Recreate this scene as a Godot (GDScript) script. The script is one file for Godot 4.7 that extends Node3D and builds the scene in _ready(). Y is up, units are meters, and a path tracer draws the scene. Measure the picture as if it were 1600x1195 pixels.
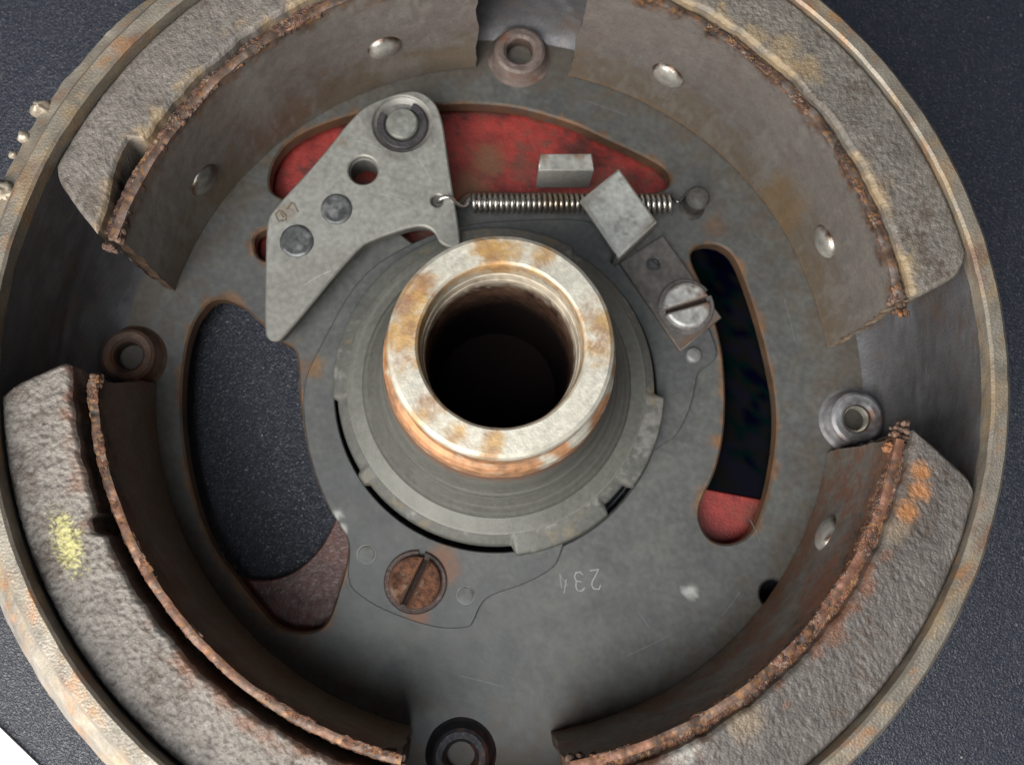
extends Node3D
# An old magneto flywheel lying open side up on a dark pebbled worktop, seen from close above.
# All shapes below are written in millimetres in the flywheel's own frame: x right, y away from
# the viewer, z up along the axle with 0 at the top of the rim; V() turns that into metres.

const TABLE := -60.0
const RUST := Color(0.20, 0.075, 0.032)
const ORANGE := Color(0.46, 0.175, 0.045)
const OCHRE := Color(0.50, 0.30, 0.10)

var nz: Array[FastNoiseLite] = []
var M := {}
var wheel: Node3D
var taken := {}


func V(x: float, y: float, z: float) -> Vector3:
	return Vector3(x, z - TABLE, -y) * 0.001


func pol(r: float, deg: float, z: float) -> Vector3:
	return Vector3(r * cos(deg_to_rad(deg)), r * sin(deg_to_rad(deg)), z)


# ------------------------------------------------------------------ noise and colour
func make_noise() -> void:
	var freq := [0.045, 0.16, 0.55, 1.5, 0.8]
	for k in 5:
		var n := FastNoiseLite.new()
		n.seed = 11 + 7 * k
		n.noise_type = FastNoiseLite.TYPE_SIMPLEX_SMOOTH
		n.frequency = freq[k]
		n.fractal_octaves = 3 if k < 3 else 2
		nz.append(n)


func n3(k: int, p: Vector3, off := 0.0) -> float:   # about -0.7 to 0.7
	return nz[k].get_noise_3d(p.x + off, p.y - off * 0.7, p.z + off * 0.3)


func patch(p: Vector3, off: float, lo: float, hi: float) -> float:   # 0..1 blotches with ragged edges
	return smoothstep(lo, hi, n3(0, p, off) * 0.6 + n3(1, p, off + 40.0) * 0.5 + n3(2, p, off + 90.0) * 0.35)


func spot(p: Vector3, x: float, y: float, r: float) -> float:        # 0..1 stain round a place, ragged
	var d := Vector2(p.x - x, p.y - y).length() / r
	return smoothstep(1.35, 0.3, d + n3(1, p, 5.0) * 0.35 + n3(2, p, 15.0) * 0.35 + n3(3, p, 15.0) * 0.25)


func grime(c: Color, p: Vector3, amount: float, off := 0.0) -> Color:
	var k := 1.0 + amount * (n3(1, p, off) * 1.1 + n3(2, p, off + 31.0) * 0.8 + n3(0, p, off + 3.0) * 0.8)
	return Color(c.r * k, c.g * k, c.b * k)


# ------------------------------------------------------------------ mesh building
class Buf:
	var v := PackedVector3Array()
	var n := PackedVector3Array()
	var c := PackedColorArray()
	var i := PackedInt32Array()


func grid(b: Buf, nu: int, nv: int, pos: Callable, col: Callable, flip := false, wrap := false) -> void:
	var at := b.v.size()
	var w := nu if wrap else nu + 1
	var ps := PackedVector3Array()
	for j in nv + 1:
		for i in w:
			var p: Vector3 = pos.call(float(i) / nu, float(j) / nv)
			ps.append(p)
			b.c.append(col.call(p))
			b.v.append(V(p.x, p.y, p.z))
	var ns := PackedVector3Array()
	ns.resize(ps.size())
	for j in nv:
		for i in nu:
			var q := [j * w + i, j * w + (i + 1) % w, (j + 1) * w + i, (j + 1) * w + (i + 1) % w]
			var m := (ps[q[3]] - ps[q[0]]).cross(ps[q[2]] - ps[q[1]])
			for k in 4:
				ns[q[k]] += m
			if flip:
				b.i.append_array(PackedInt32Array([at + q[0], at + q[1], at + q[2], at + q[1], at + q[3], at + q[2]]))
			else:
				b.i.append_array(PackedInt32Array([at + q[0], at + q[2], at + q[1], at + q[1], at + q[2], at + q[3]]))
	for m in ns:
		var q := m.normalized() * (-1.0 if flip else 1.0)
		b.n.append(Vector3(q.x, q.z, -q.y))


# profile points [r, z]: up the outside, inward over the top, down the inside
func lathe(b: Buf, prof: Array, seg: int, step: float, col: Callable, a0 := 0.0, a1 := 360.0, c := Vector2.ZERO, wob := 0.0, soft := false) -> void:
	var full := a1 - a0 > 359.0
	if soft:      # one skin over the whole profile, without creases
		var line := Curve2D.new()
		for k in prof.size():
			var t := Vector2(prof[mini(k + 1, prof.size() - 1)][0] - prof[maxi(k - 1, 0)][0], prof[mini(k + 1, prof.size() - 1)][1] - prof[maxi(k - 1, 0)][1]) / 6.0
			line.add_point(Vector2(prof[k][0], prof[k][1]), -t, t)
		line.bake_interval = 0.2
		var whole := line.get_baked_length()
		grid(b, seg, int(ceil(whole / step)), func(u: float, v: float) -> Vector3:
			var q := line.sample_baked(v * whole)
			return pol(q.x, lerpf(a0, a1, u), q.y) + Vector3(c.x, c.y, 0), col, false, full)
		return
	for k in prof.size() - 1:
		var p0 := Vector2(prof[k][0], prof[k][1])
		var p1 := Vector2(prof[k + 1][0], prof[k + 1][1])
		var nv := maxi(1, int(ceil(p0.distance_to(p1) / step)))
		grid(b, seg, nv, func(u: float, v: float) -> Vector3:
			var q := p0.lerp(p1, v)
			var p := pol(q.x, lerpf(a0, a1, u), q.y) + Vector3(c.x, c.y, 0)
			if wob > 0.0:
				p += pol(n3(1, p, 77.0) * wob, lerpf(a0, a1, u), n3(1, p, 99.0) * wob)
			return p, col, false, full)


func chaikin(p: PackedVector2Array, times := 2) -> PackedVector2Array:
	for t in times:
		var o := PackedVector2Array()
		for k in p.size():
			var a := p[k]
			var b := p[(k + 1) % p.size()]
			o.append(a.lerp(b, 0.25))
			o.append(a.lerp(b, 0.75))
		p = o
	return p


func poly(a: Array, times := 2) -> PackedVector2Array:
	var p := PackedVector2Array()
	for q in a:
		p.append(Vector2(q[0], q[1]))
	if Geometry2D.is_polygon_clockwise(p):
		p.reverse()
	if poly_area(p) < 0.0:
		p.reverse()
	return chaikin(p, times)


func poly_area(p: PackedVector2Array) -> float:
	var s := 0.0
	for k in p.size():
		s += p[k].cross(p[(k + 1) % p.size()])
	return s * 0.5


func disc(c: Vector2, r: float, n := 40) -> PackedVector2Array:
	var p := PackedVector2Array()
	for k in n:
		p.append(c + Vector2.from_angle(TAU * k / n) * r)
	return p


func inset(p: PackedVector2Array, d: float) -> PackedVector2Array:   # counter-clockwise, d > 0 goes inward
	var o := PackedVector2Array()
	for k in p.size():
		var a := p[(k + p.size() - 1) % p.size()]
		var b := p[k]
		var c := p[(k + 1) % p.size()]
		var n := (b - a).orthogonal().normalized() + (c - b).orthogonal().normalized()
		n = n.normalized()
		o.append(b - n * d)
	return o


# flat sheet facing up, cut into small cells so that its colour can vary
func sheet(b: Buf, outline: PackedVector2Array, holes: Array, z: float, cell: float, col: Callable) -> void:
	var box := Rect2(outline[0], Vector2.ZERO)
	for q in outline:
		box = box.expand(q)
	var nx := int(ceil(box.size.x / cell))
	var ny := int(ceil(box.size.y / cell))
	var edge := {}
	for ring in [outline] + holes:
		for k in ring.size():
			var p: Vector2 = ring[k]
			var q: Vector2 = ring[(k + 1) % ring.size()]
			var m := maxi(1, int(ceil(p.distance_to(q) / (cell * 0.2))))
			for s in m + 1:
				var t := (p.lerp(q, float(s) / m) - box.position) / cell
				for dx in [-0.02, 0.02]:
					for dy in [-0.02, 0.02]:
						edge[Vector2i(int(floor(t.x + dx)), int(floor(t.y + dy)))] = true
	var made := {}
	for j in ny:
		for i in nx:
			var o := box.position + Vector2(i, j) * cell
			if edge.has(Vector2i(i, j)):
				var sq := PackedVector2Array([o, o + Vector2(cell, 0), o + Vector2(cell, cell), o + Vector2(0, cell)])
				var bits: Array = Geometry2D.intersect_polygons(sq, outline)
				for h in holes:
					var left := []
					for piece in bits:
						left.append_array(Geometry2D.clip_polygons(piece, h))
					bits = left
				for piece in bits:
					var tri := Geometry2D.triangulate_polygon(piece)
					var at := b.v.size()
					for q in piece:
						var p3 := Vector3(q.x, q.y, z)
						b.v.append(V(q.x, q.y, z)); b.n.append(Vector3.UP); b.c.append(col.call(p3))
					for k in range(0, tri.size(), 3):
						var up: bool = (piece[tri[k + 1]] - piece[tri[k]]).cross(piece[tri[k + 2]] - piece[tri[k]]) > 0
						b.i.append_array(PackedInt32Array([at + tri[k], at + tri[k + 2], at + tri[k + 1]] if up else [at + tri[k], at + tri[k + 1], at + tri[k + 2]]))
				continue
			var mid := o + Vector2(cell, cell) * 0.5
			if not Geometry2D.is_point_in_polygon(mid, outline):
				continue
			var out := false
			for h in holes:
				if Geometry2D.is_point_in_polygon(mid, h):
					out = true
					break
			if out:
				continue
			var id := []
			for d in [Vector2i(0, 0), Vector2i(1, 0), Vector2i(0, 1), Vector2i(1, 1)]:
				var key := Vector2i(i, j) + Vector2i(d)
				if not made.has(key):
					var q := box.position + Vector2(key) * cell
					made[key] = b.v.size()
					b.v.append(V(q.x, q.y, z)); b.n.append(Vector3.UP); b.c.append(col.call(Vector3(q.x, q.y, z)))
				id.append(made[key])
			b.i.append_array(PackedInt32Array([id[0], id[2], id[1], id[1], id[2], id[3]]))


# wall between two rings of equally many points; ring goes counter-clockwise, normals point out of it (or in, for holes)
func band(b: Buf, lo: PackedVector2Array, z0: float, hi: PackedVector2Array, z1: float, col: Callable, inward := false) -> void:
	var n := lo.size()
	grid(b, n, 1, func(u: float, v: float) -> Vector3:
		var k := int(round(u * n)) % n
		var q := lo[k].lerp(hi[k], v)
		return Vector3(q.x, q.y, lerpf(z0, z1, v)), col, inward, true)


func slab(b: Buf, outline: PackedVector2Array, holes: Array, z0: float, z1: float, bevel: float, cell: float, col: Callable) -> void:
	var top := inset(outline, bevel)
	var wide := []
	for h in holes:
		wide.append(inset(h, -bevel))
	sheet(b, top, wide, z1, cell, col)
	band(b, outline, z1 - bevel, top, z1, col)
	band(b, outline, z0, outline, z1 - bevel, col)
	for k in holes.size():
		band(b, holes[k], z1 - bevel, wide[k], z1, col, true)
		band(b, holes[k], z0, holes[k], z1 - bevel, col, true)


func tube(b: Buf, path: PackedVector3Array, r: float, sides: int, col: Callable) -> void:
	var up := Vector3(0.3, 0.2, 1).normalized()
	var n := path.size() - 1
	grid(b, sides, n, func(u: float, v: float) -> Vector3:
		var k := int(round(v * n))
		var t := (path[mini(k + 1, n)] - path[maxi(k - 1, 0)]).normalized()
		var s := t.cross(up).normalized()
		var w := s.cross(t)
		return path[k] + (s * cos(TAU * u) + w * sin(TAU * u)) * r, col, true, true)


# a line scratched or stamped into a face: a thin raised-edge ribbon
func ribbon(b: Buf, pts: Array, z: float, wide: float, col: Color) -> void:
	for k in pts.size() - 1:
		var p := Vector2(pts[k][0], pts[k][1])
		var q := Vector2(pts[k + 1][0], pts[k + 1][1])
		var s := (q - p).orthogonal().normalized() * wide * 0.5
		var t := (q - p).normalized() * wide * 0.35
		var zz := z + 0.004 * k
		grid(b, 1, 1, func(u: float, v: float) -> Vector3:
			var m := (p - t).lerp(q + t, u) + s * (v * 2.0 - 1.0)
			return Vector3(m.x, m.y, zz), func(_p: Vector3) -> Color: return col, true)


# an uneven lump of scale: a squashed, noise-worn ball
func lump(b: Buf, c: Vector3, r: Vector3, off: float, col: Callable, worn := 1.0) -> void:
	grid(b, 18, 10, func(u: float, v: float) -> Vector3:
		var d := Vector3(cos(TAU * u) * sin(PI * v), sin(TAU * u) * sin(PI * v), -cos(PI * v))
		var p := c + d * r
		return c + d * r * (1.0 + n3(2, p, off) * 0.9 * worn + n3(1, p, off) * 0.5), col, false, true)


func done(b: Buf, called: String, m: Material, parent: Node, label := "") -> MeshInstance3D:
	var a := []
	a.resize(Mesh.ARRAY_MAX)
	a[Mesh.ARRAY_VERTEX] = b.v
	a[Mesh.ARRAY_NORMAL] = b.n
	a[Mesh.ARRAY_COLOR] = b.c
	a[Mesh.ARRAY_INDEX] = b.i
	var mesh := ArrayMesh.new()
	mesh.add_surface_from_arrays(Mesh.PRIMITIVE_TRIANGLES, a)
	mesh.surface_set_material(0, m)
	return put(mesh, called, parent, label)


func put(mesh: Mesh, called: String, parent: Node, label := "") -> MeshInstance3D:
	var o := MeshInstance3D.new()
	o.mesh = mesh
	var key := str(parent.get_instance_id()) + called
	taken[key] = taken.get(key, -1) + 1
	o.name = called if taken[key] == 0 else "%s_%03d" % [called, taken[key]]
	parent.add_child(o, true)
	if label:
		o.set_meta("label", label)
	return o


# ------------------------------------------------------------------ materials
func noise_tex(freq: float, kind: int, lo: float, hi: float, seed_: int, octaves := 3, size := 512) -> NoiseTexture2D:
	var n := FastNoiseLite.new()
	n.noise_type = kind as FastNoiseLite.NoiseType
	n.frequency = freq
	n.seed = seed_
	n.fractal_octaves = octaves
	var t := NoiseTexture2D.new()
	t.width = size
	t.height = size
	t.seamless = true
	t.noise = n
	var g := Gradient.new()
	g.set_color(0, Color(lo, lo, lo))
	g.set_color(1, Color(hi, hi, hi))
	t.color_ramp = g
	return t


# a random lattice that wraps round, drawn out into soft pebbles
func pebbles() -> ImageTexture:
	var rng := RandomNumberGenerator.new()
	rng.seed = 5
	var n := 220
	var val := PackedFloat32Array()
	for k in n * n:
		val.append(rng.randf())
	var im := Image.create(n + 8, n + 8, false, Image.FORMAT_L8)
	for y in n + 8:
		for x in n + 8:
			var q := val[posmod(y - 4, n) * n + posmod(x - 4, n)]
			im.set_pixel(x, y, Color(q, q, q))
	var px := 5
	im.resize((n + 8) * px, (n + 8) * px, Image.INTERPOLATE_CUBIC)
	return ImageTexture.create_from_image(im.get_region(Rect2i(4 * px, 4 * px, n * px, n * px)))


func make_materials() -> void:
	var grain := noise_tex(0.09, FastNoiseLite.TYPE_SIMPLEX_SMOOTH, 0.84, 1.0, 3, 4)
	var soft := noise_tex(0.03, FastNoiseLite.TYPE_SIMPLEX_SMOOTH, 0.84, 1.0, 13, 4)
	var rough := noise_tex(0.03, FastNoiseLite.TYPE_SIMPLEX_SMOOTH, 0.55, 1.0, 5, 4)
	var pits := noise_tex(0.07, FastNoiseLite.TYPE_SIMPLEX_SMOOTH, 0.0, 1.0, 8, 4)
	# name: metallic, roughness, relief in cm, tiles per metre
	var kinds := {
		"plate": [0.35, 0.56, 0.0012, 30.0], "zinc": [0.5, 0.52, 0.001, 35.0], "cast": [0.12, 0.62, 0.012, 45.0],
		"rim": [0.35, 0.5, 0.008, 40.0], "wall": [0.3, 0.48, 0.006, 30.0], "pole": [0.4, 0.52, 0.004, 30.0],
		"scale": [0.0, 0.85, 0.035, 60.0], "paint": [0.0, 0.5, 0.006, 30.0], "hub": [0.35, 0.55, 0.003, 40.0],
		"bright": [0.7, 0.33, 0.002, 60.0], "wire": [0.95, 0.3, 0.002, 80.0], "dark": [0.2, 0.6, 0.01, 40.0],
	}
	for k in kinds:
		var s: Array = kinds[k]
		var m := StandardMaterial3D.new()
		m.resource_name = k
		m.vertex_color_use_as_albedo = true
		m.metallic = s[0]
		m.roughness = s[1] / 0.8
		m.albedo_texture = grain
		m.roughness_texture = rough
		m.uv1_triplanar = true
		m.uv1_scale = Vector3.ONE * s[3]
		m.heightmap_enabled = true
		m.heightmap_texture = pits
		m.heightmap_scale = s[2]
		if k in ["zinc", "hub"]:
			m.albedo_texture = soft
		if k in ["zinc", "hub", "plate"]:
			m.albedo_texture = soft
			m.roughness_texture = soft
			m.roughness = s[1] / 0.92
		M[k] = m
	var mk := StandardMaterial3D.new()
	mk.resource_name = "matte_black"
	mk.vertex_color_use_as_albedo = true
	mk.roughness = 0.95
	mk.metallic_specular = 0.12
	M["matte"] = mk
	var t := StandardMaterial3D.new()
	t.resource_name = "pebbled_laminate"
	t.albedo_color = Color(0.023, 0.027, 0.039).linear_to_srgb()
	t.roughness = 0.38
	t.uv1_triplanar = true
	t.uv1_scale = Vector3.ONE * 22.0
	t.heightmap_enabled = true
	t.heightmap_texture = pebbles()
	t.heightmap_scale = 0.02
	M["table"] = t
	var w := StandardMaterial3D.new()
	w.resource_name = "paper"
	w.albedo_color = Color(0.86, 0.87, 0.9)
	w.roughness = 0.9
	M["paper"] = w


func flat(c: Color, amount := 0.25, off := 0.0) -> Callable:
	return func(p: Vector3) -> Color: return grime(c, p, amount, off)


# ------------------------------------------------------------------ the scene
func _ready() -> void:
	make_noise()
	camera_and_light()
	make_materials()
	worktop()
	dust()
	wheel = Node3D.new()
	wheel.name = "flywheel"
	add_child(wheel)
	wheel.set_meta("label", "rusty grey magneto flywheel lying open side up on the dark worktop")
	wheel.set_meta("category", "flywheel")
	bowl()
	floor_plate()
	magnets()
	hub()
	cam_plate()
	weight()
	spring_and_clamp()
	marks()


func camera_and_light() -> void:
	var cam := Camera3D.new()
	cam.name = "camera"
	cam.fov = 42.0
	cam.near = 0.01
	cam.far = 20.0
	var right := Vector3(0.99945942, 0.03287657, 0.0)
	var up := Vector3(-0.00527795, 0.16045144, -0.98702962)
	var lens := CameraAttributesPhysical.new()
	lens.frustum_focal_length = 31.26
	lens.frustum_focus_distance = 0.203
	lens.exposure_aperture = 16.0
	cam.attributes = lens
	add_child(cam)
	cam.transform = Transform3D(Basis(right, up, right.cross(up)).orthonormalized(), V(-3.6396, -36.7179, 187.826))
	cam.current = true

	var env := Environment.new()
	env.background_mode = Environment.BG_COLOR
	env.background_color = Color(0.52, 0.53, 0.58)
	env.background_energy_multiplier = 0.19
	env.tonemap_mode = Environment.TONE_MAPPER_LINEAR
	env.tonemap_exposure = 1.1
	env.sdfgi_enabled = true
	env.ssao_enabled = true
	env.ssil_enabled = true
	var we := WorldEnvironment.new()
	we.name = "environment"
	we.environment = env
	add_child(we)

	lamp("window_light", V(-270, -330, 270), V(0, 0, -20), Vector2(0.6, 0.45), 0.66, Color(1.0, 0.975, 0.94))
	lamp("ceiling_light", V(-170, -300, 900), V(0, 0, -20), Vector2(0.5, 0.35), 0.58, Color(0.97, 0.985, 1.0))


func lamp(called: String, at: Vector3, to: Vector3, size: Vector2, energy: float, c: Color) -> void:
	var l := AreaLight3D.new()
	l.name = called
	l.area_size = size
	l.light_energy = energy
	l.light_color = c
	l.area_range = 5.0
	l.shadow_enabled = true
	add_child(l)
	l.look_at_from_position(at, to, Vector3(0.02, 0.1, 1).normalized())


func worktop() -> void:
	var b := BoxMesh.new()
	b.size = Vector3(1.6, 0.03, 1.2)
	b.material = M.table
	var o := put(b, "tabletop", self, "dark blue black worktop with a fine pebbled surface")
	o.position = Vector3(0, -0.015, 0)
	o.set_meta("kind", "structure")
	var s := BoxMesh.new()
	s.size = Vector3(0.21, 0.0006, 0.297)
	s.material = M.paper
	var p := put(s, "paper_sheet", self, "white sheet of paper at the lower left corner of the worktop")
	p.set_meta("category", "paper")
	# its upper edge runs down to the right past the flywheel
	var a := V(-115.9, -78.9, TABLE)
	var e := V(-106.0, -87.6, TABLE)
	var dir := (e - a).normalized()
	var out := Vector3(-dir.z, 0, dir.x)
	p.transform = Transform3D(Basis(dir, Vector3.UP, dir.cross(Vector3.UP)), a + out * 0.1485 + Vector3(0, 0.0004, 0))


# grit and lint fallen on the worktop
func dust() -> void:
	var rng := RandomNumberGenerator.new()
	rng.seed = 9
	var b := Buf.new()
	for k in 420:
		var c := Vector3(rng.randf_range(-150, 150), rng.randf_range(-140, 130), TABLE + 0.05)
		if Vector2(c.x, c.y).length() < 103.0 and rng.randf() < 0.8:
			continue
		var tone: Color = [Color(0.3, 0.29, 0.27), Color(0.2, 0.11, 0.06), Color(0.5, 0.5, 0.48)][rng.randi() % 3]
		var r := rng.randf_range(0.08, 0.26)
		grid(b, 6, 3, func(u: float, v: float) -> Vector3: return c + Vector3(cos(TAU * u) * sin(PI * v) * r, sin(TAU * u) * sin(PI * v) * r * 1.4, -cos(PI * v) * r * 0.6), func(_p: Vector3) -> Color: return tone, false, true)
	var o := done(b, "dust", M.scale, self, "grit and dust specks scattered on the dark worktop")
	o.set_meta("kind", "stuff")
	o.set_meta("category", "dust")


func bowl() -> void:
	var rim_col := func(p: Vector3) -> Color:
		var c := grime(Color(0.26, 0.235, 0.195), p, 0.35, 2.0)
		c = c.lerp(Color(0.40, 0.28, 0.15), 0.5 * patch(p, 20.0, -0.02, 0.35))
		c = c.lerp(Color(0.42, 0.2, 0.075), 0.6 * patch(p, 60.0, 0.14, 0.4))
		return c.lerp(RUST, 0.4 * patch(p, 130.0, 0.2, 0.45))
	var b := Buf.new()
	lathe(b, [[94, -57], [100.4, -54], [100.6, -20], [100.5, -2.2], [100.0, -0.8], [99.2, 0], [96.7, 0], [96.15, -0.5], [96.3, -4.5]], 400, 0.9, rim_col, 0, 360, Vector2.ZERO, 0.15)
	done(b, "rim", M.rim, wheel, "thin tan rim with orange rust blotches")
	b = Buf.new()
	lathe(b, [[96.3, -4.5], [96.6, -28], [95.9, -33], [94.6, -38], [92.6, -42], [90.4, -44.8], [87.5, -46.6]], 300, 0.8, func(p: Vector3) -> Color:
		var c := grime(Color(0.105, 0.105, 0.112), p, 0.25, 4.0)
		c = c.lerp(Color(0.2, 0.2, 0.22), 0.5 * patch(p, 33.0, 0.0, 0.5))
		return c.lerp(Color(0.12, 0.075, 0.05), 0.5 * patch(p, 210.0, 0.12, 0.5)), 0, 360, Vector2.ZERO, 0.0, true)
	done(b, "inner_wall", M.wall, wheel, "dark stained inner wall of the rim")
	# casting ring low on the outside, at the left
	b = Buf.new()
	lathe(b, [[100.5, -24], [110.6, -23], [111.6, -21.0], [111.6, -16.4], [110.6, -14.4], [100.4, -13.0]], 90, 1.0, rim_col, 96, 166, Vector2.ZERO, 0.5)
	lathe(b, [[100.5, -30], [106.4, -26], [106.6, -16], [105.8, -9.0], [104.2, -4.4], [102.2, -2.0], [99.9, -0.9]], 110, 1.0, rim_col, 186, 264, Vector2.ZERO, 0.3)
	for a in [[166.0, 110.6], [186.0, 104.5], [264.0, 104.5]]:
		grid(b, 1, 1, func(u: float, v: float) -> Vector3: return pol(lerpf(100, a[1], u), a[0], lerpf(-24, -13.4, v)), rim_col)
	var flange := done(b, "outer_flange", M.rim, wheel, "cast ledge round the outside of the rim")
	for t in [[150.6, 111.3, 2.3], [154.3, 111.2, 1.3], [156.6, 111.4, 1.1], [160.8, 109.6, 3.2]]:
		b = Buf.new()
		lump(b, pol(t[1], t[0], -15), Vector3(t[2], t[2] * 0.8, t[2]), t[0], flat(Color(0.4, 0.35, 0.28), 0.5), 0.6)
		done(b, "casting_lug", M.zinc, flange)


func floor_plate() -> void:
	var left := poly([[-69.5, 19.1], [-67.8, 21.0], [-64.5, 21.3], [-60.5, 19.5], [-56.7, 16.1], [-51.5, 11.1], [-48.0, 9.9], [-46.7, 6.8], [-46.2, -2.4], [-44.7, -11.5], [-42.2, -20.4], [-39.0, -27.8], [-35.9, -31.9], [-33.5, -36.6], [-34.2, -41.7], [-36.2, -48.9], [-37.9, -54.2], [-40.8, -56.4], [-46.5, -56.4], [-50.5, -54.6], [-54.3, -50.3], [-58.6, -45.0], [-64.2, -38.4], [-68.6, -29.3], [-71.9, -17.5], [-73.8, -5.5], [-73.7, 6.7], [-72.0, 15.2]])
	var right := poly([[47.5, 32.1], [48.3, 34.8], [51.1, 36.3], [55.5, 35.9], [58.9, 33.0], [61.8, 24.9], [64.8, 13.8], [66.8, 2.8], [67.6, -4.9], [66.9, -14.1], [64.9, -23.2], [62.7, -29.9], [59.8, -34.8], [55.6, -36.8], [51.3, -36.3], [48.7, -33.7], [47.7, -29.5], [49.1, -25.5], [52.1, -20.2], [54.2, -12.6], [55.1, -5.0], [55.2, 2.8], [54.7, 10.6], [52.9, 18.5], [50.5, 25.6]])
	var top := poly([[-57.9, 31.8], [-58.6, 36.6], [-56.5, 38.5], [-50.0, 40.5], [-49.5, 46.0], [-54.0, 47.2], [-55.6, 50.0], [-54.7, 55.9], [-51.0, 61.5], [-43.4, 65.8], [-34.0, 69.0], [-23.0, 70.8], [-13.5, 71.5], [-5.5, 71.9], [4.1, 71.2], [12.0, 69.3], [20.0, 66.7], [27.9, 62.8], [35.8, 59.1], [41.8, 55.8], [43.7, 52.8], [42.0, 49.2], [29.3, 48.3], [13.5, 48.8], [-2.2, 49.0], [-9.3, 48.5], [-12.3, 37.1], [-15.4, 34.2], [-19.2, 34.6], [-25.5, 40.2], [-33.4, 43.4], [-50.0, 32.7], [-54.5, 30.3]])
	var near := func(p: Vector3, ring: PackedVector2Array) -> float:
		var q := Vector2(p.x, p.y)
		var best := 9.0
		for k in ring.size():
			if absf(ring[k].x - q.x) < 6.0 and absf(ring[k].y - q.y) < 6.0:
				best = minf(best, q.distance_to(Geometry2D.get_closest_point_to_segment(q, ring[k], ring[(k + 1) % ring.size()])))
		return best
	var hole := disc(Vector2(64.9, -48.0), 3.3, 24)
	var b := Buf.new()
	slab(b, disc(Vector2.ZERO, 90.5, 160), [left, right, top, hole, disc(Vector2.ZERO, 40.0, 80)], -50.5, -46.0, 0.5, 0.8, func(p: Vector3) -> Color:
		var c := grime(Color(0.112, 0.116, 0.112), p, 0.14, 8.0)
		c = c.lerp(Color(0.155, 0.156, 0.14), 0.5 * patch(p, 300.0, -0.1, 0.45))
		c = c.lerp(Color(0.072, 0.075, 0.08), 0.5 * patch(p, 410.0, 0.0, 0.5))
		# brown film towards the wall and stains that creep from the window edges
		var r := Vector2(p.x, p.y).length()
		c = c.lerp(Color(0.11, 0.085, 0.06), 0.6 * smoothstep(70.0, 86.0, r + n3(1, p, 3.0) * 14.0))
		for w in [[right, 0.0, 2.6], [left, 50.0, 3.4], [top, 90.0, 2.2]]:
			var d: float = near.call(p, w[0])
			if d < 8.0:
				var wide: float = w[2] * maxf(0.0, 0.1 + n3(0, p, w[1]) * 1.3 + n3(1, p, w[1] + 7.0) * 1.0)
				c = c.lerp(grime(Color(0.21, 0.105, 0.045), p, 0.5, 3.0), 0.7 * smoothstep(wide + 0.5, wide * 0.3, d + n3(2, p, 8.0) * 0.8))
		c = c.lerp(Color(0.26, 0.125, 0.045), 0.8 * spot(p, 53.4, -12.6, 2.2))
		c = c.lerp(Color(0.17, 0.095, 0.05), 0.6 * maxf(spot(p, -43.2, 4.5, 3.2), spot(p, 54.0, 40.5, 3.6)))
		c = c.lerp(Color(0.5, 0.5, 0.47), spot(p, 45.2, -47.6, 1.7))
		return c)
	done(b, "floor_plate", M.plate, wheel, "dull grey floor plate with three curved windows")

	# red painted plate under the windows, itself cut open at left and right
	var gap_l := poly([[-61.8, -44.1], [-57.2, -45.2], [-51.9, -45.0], [-46.7, -42.9], [-42.3, -38.9], [-39.4, -34.3], [-37.0, -28.0], [-38, 0], [-40, 22], [-55, 27], [-72, 24], [-80, 10], [-81, -8], [-75, -26], [-67, -39]])
	var gap_r := poly([[46.5, -22.4], [58.3, -24.6], [68, -26.4], [74, -14], [76, 0], [73, 18], [64, 36], [56, 44], [46, 42], [40, 32], [44, 14], [46, 0]], 1)
	b = Buf.new()
	slab(b, disc(Vector2.ZERO, 92.0, 120), [gap_l, gap_r, disc(Vector2(65.0, -48.5), 7.0, 30), disc(Vector2.ZERO, 42.0, 60)], -57.0, -54.5, 0.3, 1.0, func(p: Vector3) -> Color:
		var c := grime(Color(0.34, 0.042, 0.034), p, 0.35, 6.0)
		c = c.lerp(Color(0.10, 0.032, 0.026), 0.85 * patch(p, 77.0, -0.02, 0.36)).lerp(Color(0.13, 0.07, 0.045), 0.6 * patch(p, 177.0, 0.1, 0.35))
		c = c.lerp(grime(Color(0.115, 0.042, 0.027), p, 0.6, 2.0), 0.95 * smoothstep(10.0, -30.0, p.y + n3(1, p, 1.0) * 20.0) * smoothstep(20.0, -20.0, p.x))
		c = c.lerp(Color(0.14, 0.06, 0.04), 0.8 * maxf(spot(p, 64.0, -32.0, 4.5), spot(p, 52.0, -37.0, 3.0)))
		return c.lerp(Color(0.22, 0.10, 0.05), 0.9 * maxf(spot(p, -2.0, 60.0, 5.0), spot(p, -6.0, 52.0, 5.5))))
	done(b, "backing_plate", M.paint, wheel, "red painted plate behind the windows, brown with rust at the lower left")

	b = Buf.new()  # added near-black sheet standing in for the shade under the right window
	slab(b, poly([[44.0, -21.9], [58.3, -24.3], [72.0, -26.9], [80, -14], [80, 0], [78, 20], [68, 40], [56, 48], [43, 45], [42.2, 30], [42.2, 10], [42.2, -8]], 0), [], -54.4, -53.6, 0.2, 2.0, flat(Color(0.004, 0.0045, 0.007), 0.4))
	done(b, "added_shade_sheet", M.matte, wheel, "added black sheet standing in for the shade behind the right window, ending in a straight edge above the red")

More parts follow.
